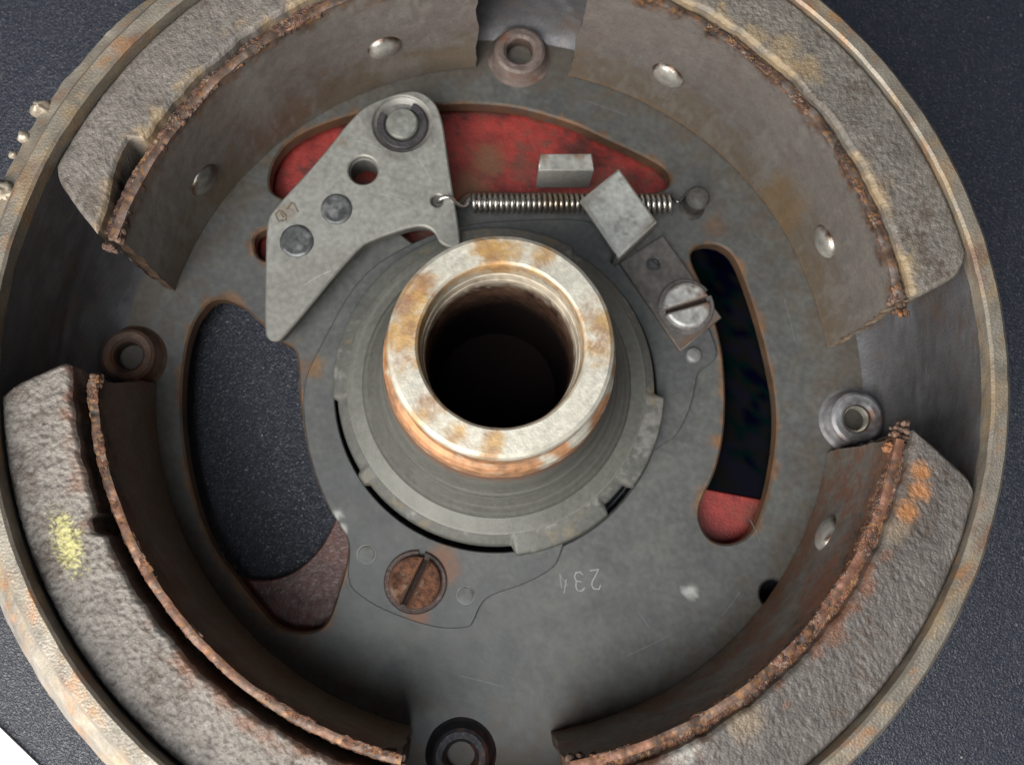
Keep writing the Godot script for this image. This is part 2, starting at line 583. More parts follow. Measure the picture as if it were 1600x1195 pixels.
	for s in [[5.9, 84.0, 0], [-85.4, 6.6, 1], [85.4, -7.4, 2], [-7.4, -83.0, 3]]:
		b = Buf.new()
		var tone: Color = [Color(0.17, 0.13, 0.115), Color(0.12, 0.075, 0.055), Color(0.3, 0.3, 0.315), Color(0.03, 0.03, 0.036)][s[2]]  # the last tone is near black: it holds the shade of the bottom gap
		var c := Vector2(s[0], s[1])
		lathe(b, [[8.2, -46.3], [7.3, -45.2], [6.5, -43.2], [6.2, -42.2], [5.5, -41.7], [4.1, -41.7], [3.4, -42.4], [3.1, -43.5], [3.1, -52]], 40, 0.5, func(p: Vector3) -> Color:
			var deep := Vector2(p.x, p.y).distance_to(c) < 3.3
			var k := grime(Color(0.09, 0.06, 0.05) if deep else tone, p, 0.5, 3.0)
			return k.lerp(RUST, 0.6 * patch(p, 140.0, 0.0, 0.3)), 0, 360, c, 0.12)
		var boss := done(b, "bolt_boss", M.zinc if s[2] == 2 else M.dark, wheel, ["raised bolt hole with a pale worn lip at the top gap", "brown raised bolt hole at the left gap", "clean grey raised bolt hole at the right gap", "raised bolt hole at the bottom gap, shade put into its near black tone"][s[2]])
		if s[2] == 2:
			b = Buf.new()
			var ridges := []
			for j in 12:
				ridges.append([3.05 if j % 2 == 0 else 2.7, -43.2 - 0.5 * j])
			lathe(b, ridges, 40, 0.5, flat(Color(0.6, 0.58, 0.52), 0.5), 0, 360, c)
			done(b, "thread", M.bright, boss)


# inner radius of the magnet ring, which sits a little off the axle
func mag_r(base: float, a: float) -> float:
	return base + 1.2 * cos(deg_to_rad(a)) + 2.6 * sin(deg_to_rad(a))


func shoe_z(a: float) -> float:      # height of a pole shoe's top edge, lower towards the lower left
	return -5.5 + 120.0 * 0.016 * cos(deg_to_rad(a - 45.0))


func shoe_r(a: float) -> float:
	return mag_r(80.7, a) - (shoe_z(a) + 8.0) * 0.43


func magnet_r(a: float) -> float:    # inner edge of the magnet blocks, a gap away from the shoe
	return shoe_r(a) + 1.7 + 1.35 - 0.85 * cos(deg_to_rad(a - 45.0))


func magnets() -> void:
	# a0 and a1: ends at the inner edge; o0 and o1: ends at the outer edge
	var sets := [
		{"a": [94.0, 163.2], "o": [94.0, 157.6], "label": "upper left magnet block with a chipped inner edge", "off": 0.0, "tone": Color(0.18, 0.163, 0.146)},
		{"a": [7.8, 76.0], "o": [10.8, 76.0], "label": "upper right magnet block with a rounded lower corner", "off": 500.0, "tone": Color(0.175, 0.16, 0.14)},
		{"a": [-80.0, -10.2], "o": [-80.0, -15.4], "label": "lower right magnet block with an orange stain at its pointed end", "off": 900.0, "tone": Color(0.125, 0.113, 0.104)},
		{"a": [-179.0, -103.0], "o": [-175.4, -103.0], "label": "lower left magnet block with a yellow paint dab", "off": 1400.0, "tone": Color(0.22, 0.20, 0.178)},
	]
	for k in 4:
		var s: Dictionary = sets[k]
		var off: float = s.off
		var tone: Color = s.tone
		var top_at := func(u: float, v: float) -> Vector3:      # v: 0 at the inner edge, 1 at the outer
			var a := lerpf(lerpf(s.a[0], s.o[0], v), lerpf(s.a[1], s.o[1], v), u)
			a += 2.0 * pow(clampf((v - 0.7) / 0.3, 0, 1), 2.0) * (1.0 - u) * (1.0 if k == 1 else 0.3) + 0.8 * pow(clampf((0.15 - v) / 0.15, 0, 1), 2.0) * (1.0 - u) - 1.0 * pow(clampf((v - 0.8) / 0.2, 0, 1), 2.0) * u
			var ri := magnet_r(a)
			var q := pol(1, a, 0) * 80.0
			ri += n3(1, q, off) * 0.6 + n3(2, q, off) * 0.12
			if k == 0:
				ri += 3.0 * smoothstep(148.6, 149.6, a) * smoothstep(160.0, 151.0, a)
			if k == 3:
				ri += 1.6 * smoothstep(-158.0, -157.4, a) * smoothstep(-154.5, -156.0, a)
			var ro := 96.15
			# rounded block ends
			var reach := minf(u, 1.0 - u) * 110.0
			var p := pol(lerpf(ri, ro, v), a, 0.0)
			p.z = -3.2 + (p.x + p.y) * 0.0138
			var d := minf(minf(v * (ro - ri), (1.0 - v) * (ro - ri)), reach)
			p.z -= 0.9 * pow(clampf(1.0 - d / 0.9, 0.0, 1.0), 2.0)
			p.z += (n3(2, p, off) * 0.11 + n3(3, p, off) * 0.11 + n3(1, p, off) * 0.1) * (1.25 if k == 3 else 0.9)
			p.z -= (0.26 if k == 3 else 0.13) * smoothstep(0.0, 0.5, n3(4, p, off + 50.0))
			return p
		var col := func(p: Vector3) -> Color:
			var c := grime(tone, p, 0.28, off)
			c = c.lerp(tone * 0.6, 0.55 * smoothstep(0.05, 0.45, n3(4, p, off + 50.0)))
			c = c.lerp(Color(0.085, 0.06, 0.045), 0.6 * patch(p, off + 70.0, 0.12, 0.4))
			var r := Vector2(p.x, p.y).length()
			var a := rad_to_deg(atan2(p.y, p.x))
			var inner := smoothstep(3.6, 0.2, r - magnet_r(a) + n3(1, p, off) * 3.5)
			c = c.lerp(Color(0.40, 0.29, 0.16) if k < 2 else RUST, 0.6 * inner * smoothstep(-0.15, 0.25, n3(0, p, off + 9.0) + n3(1, p, off + 4.0) * 0.5))
			if k == 3:
				c = c.lerp(Color(0.60, 0.57, 0.24), 0.85 * smoothstep(1.15, 0.35, Vector2((p.x + 81.2) * 0.95 + (p.y + 36.3) * 0.3, (p.y + 36.3) * 0.5).length() / 2.7 + n3(2, p, 3.0) * 0.5 + n3(3, p, 3.0) * 0.9))
				c = c.lerp(Color(0.06, 0.045, 0.035), 0.8 * spot(p, -76.5, -31.4, 1.9))
			if k == 2:
				c = c.lerp(Color(0.40, 0.17, 0.055), 0.8 * maxf(maxf(spot(p, 81.8, -23.0, 2.3), spot(p, 81.4, -26.4, 2.6)), spot(p, 78.6, -30.5, 2.2)))
				c = c.lerp(Color(0.28, 0.21, 0.14), 0.6 * maxf(spot(p, 76.6, -34.0, 2.4), spot(p, 45.5, -68.5, 4.0)))
				c = c.lerp(Color(0.45, 0.45, 0.42), 0.7 * spot(p, 34.0, -73.5, 3.6))
			if k == 1:
				c = c.lerp(Color(0.38, 0.27, 0.14), 0.5 * maxf(spot(p, 59.0, 64.0, 3.6), spot(p, 63.5, 60.0, 3.0)))
			return c
		var b := Buf.new()
		grid(b, 420, 46, top_at, col, true)
		var down := func(p: Vector3, v: float) -> Vector3:
			return Vector3(p.x, p.y, lerpf(p.z, -42.0, v)) + Vector3(n3(1, p + Vector3(0, 0, v * 40), off), n3(1, p - Vector3(0, 0, v * 40), off), 0) * 0.5 * minf(1.0, v * 8.0)
		grid(b, 200, 22, func(u: float, v: float) -> Vector3: return down.call(top_at.call(u, 0.0), v), col)
		grid(b, 30, 30, func(u: float, v: float) -> Vector3: return down.call(top_at.call(1.0, u), v), col)
		grid(b, 30, 30, func(u: float, v: float) -> Vector3: return down.call(top_at.call(0.0, u), v), col, true)
		done(b, "magnet", M.cast, wheel, s.label)

	# pole shoes: the bent iron plates riveted against the magnets
	var shoes := [
		{"a": [93.4, 163.0], "t": [93.2, 162.6], "rivets": [[108.8, -28.0, 0.9], [146.0, -30.0, 0.35]], "label": "upper left pole shoe, brown along its top edge", "rusty": 0.25},
		{"a": [7.4, 77.1], "t": [8.0, 76.4], "rivets": [[22.6, -28.0, 1.0], [60.7, -28.0, 1.15]], "label": "upper right pole shoe, smooth dark plate with two bright rivets", "rusty": 0.12},
		{"a": [-80.8, -10.8], "t": [-80.4, -11.8], "rivets": [[-25.5, -29.0, 0.9]], "label": "lower right pole shoe, heavily rusted at its upper end", "rusty": 0.95},
		{"a": [-180.6, -103.5], "t": [-176.0, -103.2], "rivets": [], "label": "lower left pole shoe, brown and without a visible rivet", "rusty": 0.65},
	]
	for k in 4:
		var s: Dictionary = shoes[k]
		var off := 2000.0 + 300.0 * k
		var heavy: float = s.rusty
		var face := func(u: float, v: float) -> Vector3:         # v: 0 at the floor, 1 at the top edge
			var a := lerpf(lerpf(s.a[0], s.t[0], v), lerpf(s.a[1], s.t[1], v), u)
			var r := lerpf(80.2 + 0.5 * cos(deg_to_rad(a)) + 1.0 * sin(deg_to_rad(a)), shoe_r(a), v)
			var p := pol(r, a, lerpf(-45.6, shoe_z(a), v))
			var worn := smoothstep(0.9, 1.0, v)
			p.z += worn * (n3(1, p, off) * 0.4 + n3(0, p, off) * 0.6)
			var tip := smoothstep(0.012, 0.0, minf(u, 1.0 - u))
			p += Vector3(-sin(deg_to_rad(a)), cos(deg_to_rad(a)), 0) * tip * (n3(1, p, off) * 0.35 + n3(0, p, off) * 0.8)
			p += pol(1, a, 0) * (n3(1, p, off + 5.0) * 0.12 + worn * n3(1, p, off + 20.0) * 0.12)
			return p
		var rear := func(u: float, v: float) -> Vector3:
			var p: Vector3 = face.call(u, v)
			var d := Vector3(p.x, p.y, 0).normalized()
			return p + d * 1.7 + Vector3(0, 0, n3(1, p, off + 7.0) * 0.3 * v)
		var col := func(p: Vector3) -> Color:
			var c := grime(Color(0.215, 0.195, 0.18) if k != 3 else Color(0.25, 0.20, 0.155), p, 0.14, off)
			c = c.lerp(Color(0.21, 0.155, 0.095), 0.6 * smoothstep(-26.0, -40.0, p.z + n3(1, p, off) * 10.0))
			c = c.lerp(Color(0.30, 0.285, 0.265), 0.5 * patch(Vector3(p.x, p.y, p.z * 0.3), off, 0.05, 0.4))
			var top := shoe_z(rad_to_deg(atan2(p.y, p.x)))
			var edge := smoothstep(-2.5 - 16.0 * heavy, 0.0, p.z - top + n3(1, p, off + 3.0) * 4.0 + n3(2, p, off) * 2.0 - 0.8)
			c = c.lerp(grime(Color(0.105, 0.062, 0.044), p, 0.9, off), edge * 0.9)
			c = c.lerp(Color(0.30, 0.15, 0.06), edge * smoothstep(0.05, 0.4, n3(2, p, off + 60.0) * 0.6 + n3(4, p, off + 60.0) * 0.6))
			if k == 1:
				c = c.lerp(Color(0.30, 0.19, 0.11), 0.6 * smoothstep(-44.2, -45.2, p.z + n3(2, p, off)))
			c = c.lerp(Color(0.25, 0.115, 0.072), heavy * 0.8 * patch(p, off + 15.0, 0.25 - 0.5 * heavy, 0.7 - 0.5 * heavy))
			if k == 1:
				c = c.lerp(Color(0.30, 0.18, 0.06), 0.45 * maxf(spot(p, 66.5, 45.5, 4.0), spot(p, 70.0, 41.0, 3.5)) * smoothstep(-20.0, -34.0, p.z))
			return c
		var b := Buf.new()
		grid(b, 260, 60, face, col)
		grid(b, 260, 4, func(u: float, v: float) -> Vector3: return (face.call(u, 1.0) as Vector3).lerp(rear.call(u, 1.0), v) + Vector3(0, 0, sin(PI * v) * 0.15), col)
		grid(b, 130, 12, rear, col, true)
		var worn := func(p: Vector3) -> Color:
			var c := grime(Color(0.34, 0.265, 0.195) if k == 1 else Color(0.2, 0.125, 0.085), p, 0.6, off)
			return c.lerp(Color(0.10, 0.06, 0.042), 0.85 * smoothstep(-0.1, 0.25, n3(2, p, off + 5.0) * 0.7 + n3(1, p, off + 6.0) * 0.5))
		grid(b, 4, 50, func(u: float, v: float) -> Vector3: return (face.call(1.0, v) as Vector3).lerp(rear.call(1.0, v) + (rear.call(1.0, v) - face.call(1.0, v)) * 0.5, u), worn)
		grid(b, 4, 50, func(u: float, v: float) -> Vector3: return (face.call(0.0, v) as Vector3).lerp(rear.call(0.0, v) + (rear.call(0.0, v) - face.call(0.0, v)) * 0.5, u), worn, true)
		var shoe := done(b, "pole_shoe", M.pole, wheel, s.label)
		for rv in s.rivets:
			var a: float = rv[0]
			var d := pol(1, a, 0)
			var side := Vector3(-d.y, d.x, 0)
			var v0 := (float(rv[1]) + 45.6) / (shoe_z(a) + 45.6)
			var r := lerpf(80.2 + 0.5 * cos(deg_to_rad(a)) + 1.0 * sin(deg_to_rad(a)), shoe_r(a), v0)
			b = Buf.new()
			grid(b, 28, 9, func(u: float, v: float) -> Vector3:
				var q := 4.2 * sin(v * PI * 0.5)
				return d * (r + 0.3 - 2.2 * cos(v * PI * 0.5)) + side * q * cos(TAU * u) + Vector3(0, 0, rv[1] + q * sin(TAU * u)), func(p: Vector3) -> Color:
					var from: float = (p - d * (r + 0.3) - Vector3(0, 0, rv[1])).slide(d).length() + n3(1, p, 7.0 * a) * 1.3
					var c := grime(Color(0.66, 0.64, 0.59) * float(rv[2]), p, 0.35, 7.0 * a)
					return c.lerp(Color(0.11, 0.07, 0.05), smoothstep(3.5, 4.3, from)), true, true)
			done(b, "rivet", M.bright, shoe)

	# the crust of scale that wraps each shoe's top edge and packs the gap behind it
	for q in [[0, 93.6, 162.6, 1.8, 0.8, "flaking red brown crust along the upper left shoe"], [1, 8.2, 76.2, 0.5, 0.7, "thin rusty line along the upper right shoe"], [2, -80.2, -12.0, 1.8, 0.9, "thick dark crust along the lower right shoe"], [3, -176.0, -103.4, 0.6, 0.15, "brown crust along the lower left shoe"]]:
		var off: float = 3000.0 + 170.0 * q[0]
		var b := Buf.new()
		grid(b, 430, 34, func(u: float, v: float) -> Vector3:
			var a := lerpf(q[1], q[2], u)
			var top := shoe_z(a)
			var far: float = lerpf(shoe_r(a) + 1.7, magnet_r(a) + 0.5, q[4])
			var e := pol(80.0, a, 0.0)
			var drop: float = q[3] * (1.0 + n3(0, e, off) * 1.2 + n3(1, e, off) * 0.9 + n3(2, e, off) * 0.4)
			if q[0] == 2:
				drop += 4.0 * smoothstep(-42.0, -14.0, a)
			if q[0] == 0:
				drop += 2.0 * smoothstep(135.0, 155.0, a)
			drop = maxf(drop, 0.15)
			var bare: float = smoothstep(0.12, -0.14, n3(0, e, off + 300.0) * 0.6 + n3(1, e, off + 320.0) * 0.6) * (0.45 if q[0] == 2 else 1.0)
			var r := shoe_r(a) + 0.75 * bare
			top -= 0.5 * bare
			var p: Vector3
			if v < 0.45:
				p = pol(r + 0.1 - 0.4 * smoothstep(0.0, 0.35, v), a, lerpf(top - drop, top - 0.1, v / 0.45))
			elif v < 0.65:
				p = pol(lerpf(r - 0.3, r + 0.9, (v - 0.45) / 0.2), a, top + 0.06)
			else:
				p = pol(lerpf(r + 0.9, far, (v - 0.65) / 0.35), a, lerpf(top + 0.06, top - 0.7, (v - 0.65) / 0.35))
			var rough := smoothstep(0.0, 0.12, v)
			p += pol(1, a, 0) * (n3(4, p, off) * 0.14 + n3(2, p, off) * 0.22) * rough
			p.z += (n3(4, p, off + 20.0) * 0.16 + n3(2, p, off + 30.0) * 0.28 + n3(1, p, off + 30.0) * 0.5) * rough
			return p, func(p: Vector3) -> Color:
				var c := grime(Color(0.12, 0.062, 0.045) if q[0] < 2 else Color(0.16, 0.07, 0.042), p, 0.7, off)
				c = c.lerp(Color(0.055, 0.04, 0.034), 0.85 * smoothstep(-0.05, 0.3, n3(2, p, off + 11.0) * 0.6 + n3(4, p, off + 12.0) * 0.5))
				c = c.lerp(Color(0.34, 0.165, 0.06), 0.8 * smoothstep(0.12, 0.45, n3(1, p, off + 21.0) * 0.6 + n3(4, p, off + 22.0) * 0.6))
				return c.lerp(Color(0.38, 0.33, 0.26), 0.7 * smoothstep(0.22, 0.45, n3(3, p, off + 31.0) * 0.7 + n3(1, p, off + 32.0) * 0.4)))
		done(b, "rust_scale", M.scale, wheel, q[5])

	# scale and flaking rust at the plate ends
	var rusty := func(p: Vector3) -> Color:
		return grime(Color(0.115, 0.072, 0.052), p, 0.8, 3.0).lerp(ORANGE * 0.8, 0.6 * patch(p, 45.0, 0.12, 0.4))
	for t in [[-11.2, 80.6, -5.2, 2.7, "dark crust of scale at the upper end of the lower right pole shoe"], [7.6, 81.8, -5.0, 1.7, "flaky crust at the end of the upper right pole shoe"], [163.0, 80.6, -6.8, 2.0, "rusty crust at the end of the upper left pole shoe"], [-78.0, 78.6, -7.0, 2.4, "orange brown crust at the end of the lower right pole shoe"], [-104.0, 78.6, -8.0, 1.6, "small crust at the end of the lower left pole shoe"], [-176.2, 79.4, -7.2, 1.1, "tan flake on the tip of the lower left pole shoe"]]:
		var b := Buf.new()
		for j in 34:
			var off: float = 17.0 * j + t[0]
			var size: float = 0.28 + 0.38 * absf(sin(off * 2.3))
			lump(b, pol(t[1] + sin(off * 3.1) * t[3] * 0.55, t[0] + cos(off * 1.7) * t[3] * 0.75, t[2] - 1.6 * absf(cos(off * 5.3))), Vector3(1.2, 1.0, 0.8) * size, off, rusty)
		done(b, "rust_crust", M.scale, wheel, t[4])


func hub() -> void:
	var c0 := Vector2(0.3, -0.4)
	var b := Buf.new()
	lathe(b, [[33, -58], [33.2, -40], [34.4, -37.6], [34.2, -36.9], [30.6, -35.4], [30.1, -34.4], [29.4, -33.6], [26.8, -29.5], [25.0, -24.0], [23.9, -16.0], [23.3, -9.0]], 160, 0.8, func(p: Vector3) -> Color:
		var c := grime(Color(0.165, 0.168, 0.15), p, 0.12, 12.0)
		c = c.lerp(Color(0.28, 0.28, 0.26), 0.6 * smoothstep(0.1, 0.5, n3(1, Vector3(Vector2(p.x, p.y).length() * 2.5, p.z * 2.0, 0), 7.0)))
		return c.lerp(RUST * 1.3, 0.7 * smoothstep(-17.0, -9.0, p.z + n3(2, p, 8.0) * 4.0)), 0, 360, c0)
	# flange round the foot, its edge cut back where dark slots show
	var slots := [[-3.5, 61.0], [-142.0, -84.0], [-175.0, -147.0]]
	var fr := func(a: float) -> float:
		var r := 37.9
		for s in slots:
			r = minf(r, 37.9 - 1.1 * smoothstep(s[0] - 0.7, s[0] + 0.7, a) * smoothstep(s[1] + 0.7, s[1] - 0.7, a))
		for t in [[-84.0, -48.5], [-37.5, -3.5]]:      # the bent tabs that reach over the timing plate
			r += 1.3 * smoothstep(t[0] - 0.5, t[0] + 0.8, a) * smoothstep(t[1] + 0.5, t[1] - 0.8, a)
		return r - 0.9 * smoothstep(-49.5, -48.0, a) * smoothstep(-37.0, -38.5, a)
	grid(b, 540, 12, func(u: float, v: float) -> Vector3:
		var a := u * 360.0 - 180.0
		var far: float = fr.call(a)
		if v < 0.25:
			return pol(far, a, lerpf(-43.0, -39.4, v * 4.0)) + Vector3(c0.x, c0.y, 0)
		var t := (v - 0.25) / 0.75
		return pol(lerpf(far, 33.6, t) - (0.3 if v < 0.3 else 0.0), a, -39.0 + 2.2 * t) + Vector3(c0.x, c0.y, 0), func(p: Vector3) -> Color:
			var c := grime(Color(0.155, 0.158, 0.145), p, 0.15, 14.0)
			c = c.lerp(Color(0.36, 0.355, 0.33), 0.6 * patch(p, 620.0, 0.16, 0.4))
			return c.lerp(Color(0.27, 0.22, 0.14), 0.5 * patch(p, 720.0, 0.15, 0.4)), false, true)
	var base := done(b, "hub", M.hub, wheel, "grey stepped hub flange at the centre")
	# collar: pale ground top ring with ochre stains, rusty groove round its side
	b = Buf.new()
	var stain := func(p: Vector3) -> Color:
		var c := grime(Color(0.58, 0.56, 0.48), p, 0.14, 21.0)
		var side := smoothstep(6.6, 4.0, p.z) * smoothstep(19.4, 20.4, Vector2(p.x - c0.x, p.y - c0.y).length())
		for s in [[-18.2, -1.0, 5.0], [-17.0, 6.5, 5.0], [-15.5, 11.0, 3.5], [-2.5, 18.6, 3.2], [0.0, 16.6, 4.0], [19.2, 3.6, 4.2], [19.0, -1.5, 3.0], [-13.5, -13.0, 3.4], [-7.5, -17.0, 2.8], [-2.2, -19.4, 3.0], [8.0, 16.2, 2.6]]:
			var d: float = Vector2(p.x - s[0], p.y - s[1]).length() / s[2] + n3(1, p, 5.0) * 0.9 + n3(3, p, 15.0) * 0.5
			c = c.lerp(Color(0.50, 0.30, 0.10).lerp(Color(0.33, 0.17, 0.08), clampf(n3(1, p, 61.0) * 1.6 + 0.4, 0, 1)), 0.85 * smoothstep(1.35, 0.25, d))
		c = c.lerp(grime(Color(0.40, 0.185, 0.078), p, 0.6, 9.0), 0.9 * side * smoothstep(-0.5, 0.0, n3(1, p, 12.0) + (0.15 if p.x < 8.0 else -0.2)))
		var bore := smoothstep(15.8, 15.3, Vector2(p.x - c0.x, p.y - c0.y).length())
		return c.lerp(grime(Color(0.48, 0.27, 0.10), p, 0.7, 10.0), 0.7 * bore * smoothstep(2.0, 6.5, p.z + n3(2, p, 1.0) * 4.0))
	lathe(b, [[23.3, -9.0], [22.9, -4.6], [22.2, -3.6], [21.2, -2.8], [20.7, 0.6], [21.2, 1.6], [21.2, 6.6], [20.9, 7.4], [20.2, 7.9], [15.9, 8.0], [15.4, 7.5], [15.25, 6.6], [15.2, 2.0]], 180, 0.5, stain, 0, 360, c0, 0.1)
	done(b, "collar", M.hub, base, "pale collar with ochre and orange rust stains")
	b = Buf.new()
	lathe(b, [[15.2, 2.0], [15.0, 1.7], [14.9, -1.0], [14.7, -1.3], [14.6, -8.0], [14.5, -30], [14.4, -50.0], [0.02, -50.2]], 120, 1.2, func(p: Vector3) -> Color:  # shade painted in: colour blackens with depth, and the end disc is added
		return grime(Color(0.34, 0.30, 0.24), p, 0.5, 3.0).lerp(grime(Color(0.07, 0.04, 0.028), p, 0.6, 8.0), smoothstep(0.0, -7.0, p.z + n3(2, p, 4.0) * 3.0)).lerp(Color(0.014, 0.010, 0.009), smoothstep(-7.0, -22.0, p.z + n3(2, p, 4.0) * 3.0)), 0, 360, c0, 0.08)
	done(b, "bore", M.matte, base, "bore in the collar, its deep shade put into the colour, closed by an added dark floor")


func cam_plate() -> void:
	var b := Buf.new()
	var outline := poly([[13.5, -42.3], [7.0, -45.8], [0.1, -47.8], [-2.9, -49.6], [-4.9, -54.5], [-5.9, -55.4], [-10.7, -55.7], [-15.6, -54.9], [-23.1, -52.4], [-28.9, -49.6], [-34.0, -45.6], [-33.0, -36.6], [-35.6, -32.3], [-38.6, -27.9], [-41.8, -20.5], [-44.3, -11.6], [-45.5, 0.5], [-41.5, 9.8], [-32.8, 27.0], [-20.7, 35.1], [-8.4, 40.1], [8.7, 41.5], [22.8, 41.7], [28.9, 38.0], [41.3, 29.3], [50.0, 18.2], [53.2, 10.4], [53.1, 7.3], [51.5, 5.8], [48.4, 3.8], [47.8, 0.7], [46.6, -4.5], [43.4, -10.8], [41.0, -12.8], [31.8, -18.8], [16.6, -34.4], [15.1, -39.5]], 2)
	slab(b, outline, [disc(Vector2(0.3, -0.4), 38.1, 120)], -45.9, -44.9, 0.25, 0.7, func(p: Vector3) -> Color:
		var c := grime(Color(0.10, 0.105, 0.104), p, 0.14, 15.0)
		c = c.lerp(Color(0.14, 0.142, 0.132), 0.5 * patch(p, 340.0, 0.0, 0.35))
		c = c.lerp(Color(0.22, 0.10, 0.05), 0.7 * maxf(spot(p, -12.0, -41.5, 4.5), spot(p, -18.0, -53.0, 3.0)))
		c = c.lerp(Color(0.24, 0.13, 0.05), 0.7 * spot(p, -43.0, 5.0, 3.2))
		return c.lerp(Color(0.45, 0.45, 0.42), maxf(spot(p, -36.6, -30.0, 1.3), spot(p, -35.0, -33.0, 1.0))))
	var plate := done(b, "timing_plate", M.plate, wheel, "thin dark plate round the hub with lobed edges")
	for s in [[-29.4, -38.9, 2.0, false], [-6.6, -48.1, 1.9, false], [47.4, 7.9, 2.0, true]]:
		b = Buf.new()
		var c := Vector2(s[0], s[1])
		var tall := 0.9 if s[3] else 0.14
		lathe(b, [[s[2], -45.0], [s[2], -44.9 + tall * 0.5], [s[2] - 0.3, -44.9 + tall], [s[2] * 0.5, -44.9 + tall * 1.2], [0.02, -44.9 + tall * 1.25]], 28, 0.4, flat(Color(0.22, 0.22, 0.22) if s[3] else Color(0.13, 0.135, 0.13), 0.3), 0, 360, c)
		if not s[3]:
			lathe(b, [[s[2] + 0.22, -45.0], [s[2] + 0.16, -44.66], [s[2] + 0.05, -44.66], [s[2], -45.0]], 28, 0.4, flat(Color(0.36, 0.36, 0.35), 0.4), 0, 360, c)
		done(b, "rivet" if s[3] else "punched_dimple", M.zinc if s[3] else M.plate, plate)
	screw(Vector2(-18.1, -45.2), -44.9, 6.0, 64.5, true, "rust brown slotted screw below the hub")
	screw(Vector2(45.6, 19.4), -43.3, 5.6, 17.0, false, "grey slotted screw with rust holding the clamp bracket")


func screw(c: Vector2, z: float, r: float, turn: float, rusty: bool, label: String) -> void:
	var col := func(p: Vector3) -> Color:
		if rusty:
			var k := grime(Color(0.20, 0.085, 0.045), p, 0.9, 5.0)
			return k.lerp(Color(0.36, 0.27, 0.19), 0.8 * patch(p, 11.0, 0.08, 0.35)).lerp(Color(0.06, 0.03, 0.02), 0.8 * smoothstep(0.0, 0.4, n3(4, p, 8.0)))
		return grime(Color(0.55, 0.55, 0.53), p, 0.45, 6.0).lerp(Color(0.2, 0.10, 0.055), 0.8 * maxf(patch(p, 31.0, 0.16, 0.42), spot(p, c.x + 5.0, c.y + 1.5, 3.0)))
	# two half moons of the head leave the slot between them, with the slot's floor below
	var b := Buf.new()
	var ax := Vector2.from_angle(deg_to_rad(turn))
	var side := ax.orthogonal()
	var h := 2.6
	for s in [-1.0, 1.0]:
		var half := PackedVector2Array()
		for k in 25:
			var t := lerpf(asin(0.10), PI - asin(0.10), k / 24.0)
			half.append(c + ax * r * cos(t) + side * s * r * sin(t))
		if s < 0:
			half.reverse()
		if poly_area(half) < 0:
			half.reverse()
		var top := inset(half, 0.9)
		band(b, half, z, half, z + h - 0.8, col)
		band(b, half, z + h - 0.8, inset(half, 0.3), z + h - 0.25, col)
		band(b, inset(half, 0.3), z + h - 0.25, top, z + h, col)
		sheet(b, top, [], z + h, 0.5, col)
	sheet(b, disc(c, r - 0.3, 40), [], z + 0.4, 0.6, flat(Color(0.035, 0.02, 0.016), 0.4))
	var o := done(b, "screw", M.scale if rusty else M.zinc, wheel, label)
	b = Buf.new()
	lathe(b, [[r + 1.2, z - 0.3], [r + 1.2, z + 0.5], [r + 0.9, z + 0.8], [r - 0.4, z + 0.8]], 48, 0.4, flat(Color(0.09, 0.06, 0.05) if rusty else Color(0.13, 0.12, 0.115), 0.5), turn + 20.0, turn + 368.0, c)
	done(b, "spring_washer", M.dark, o)


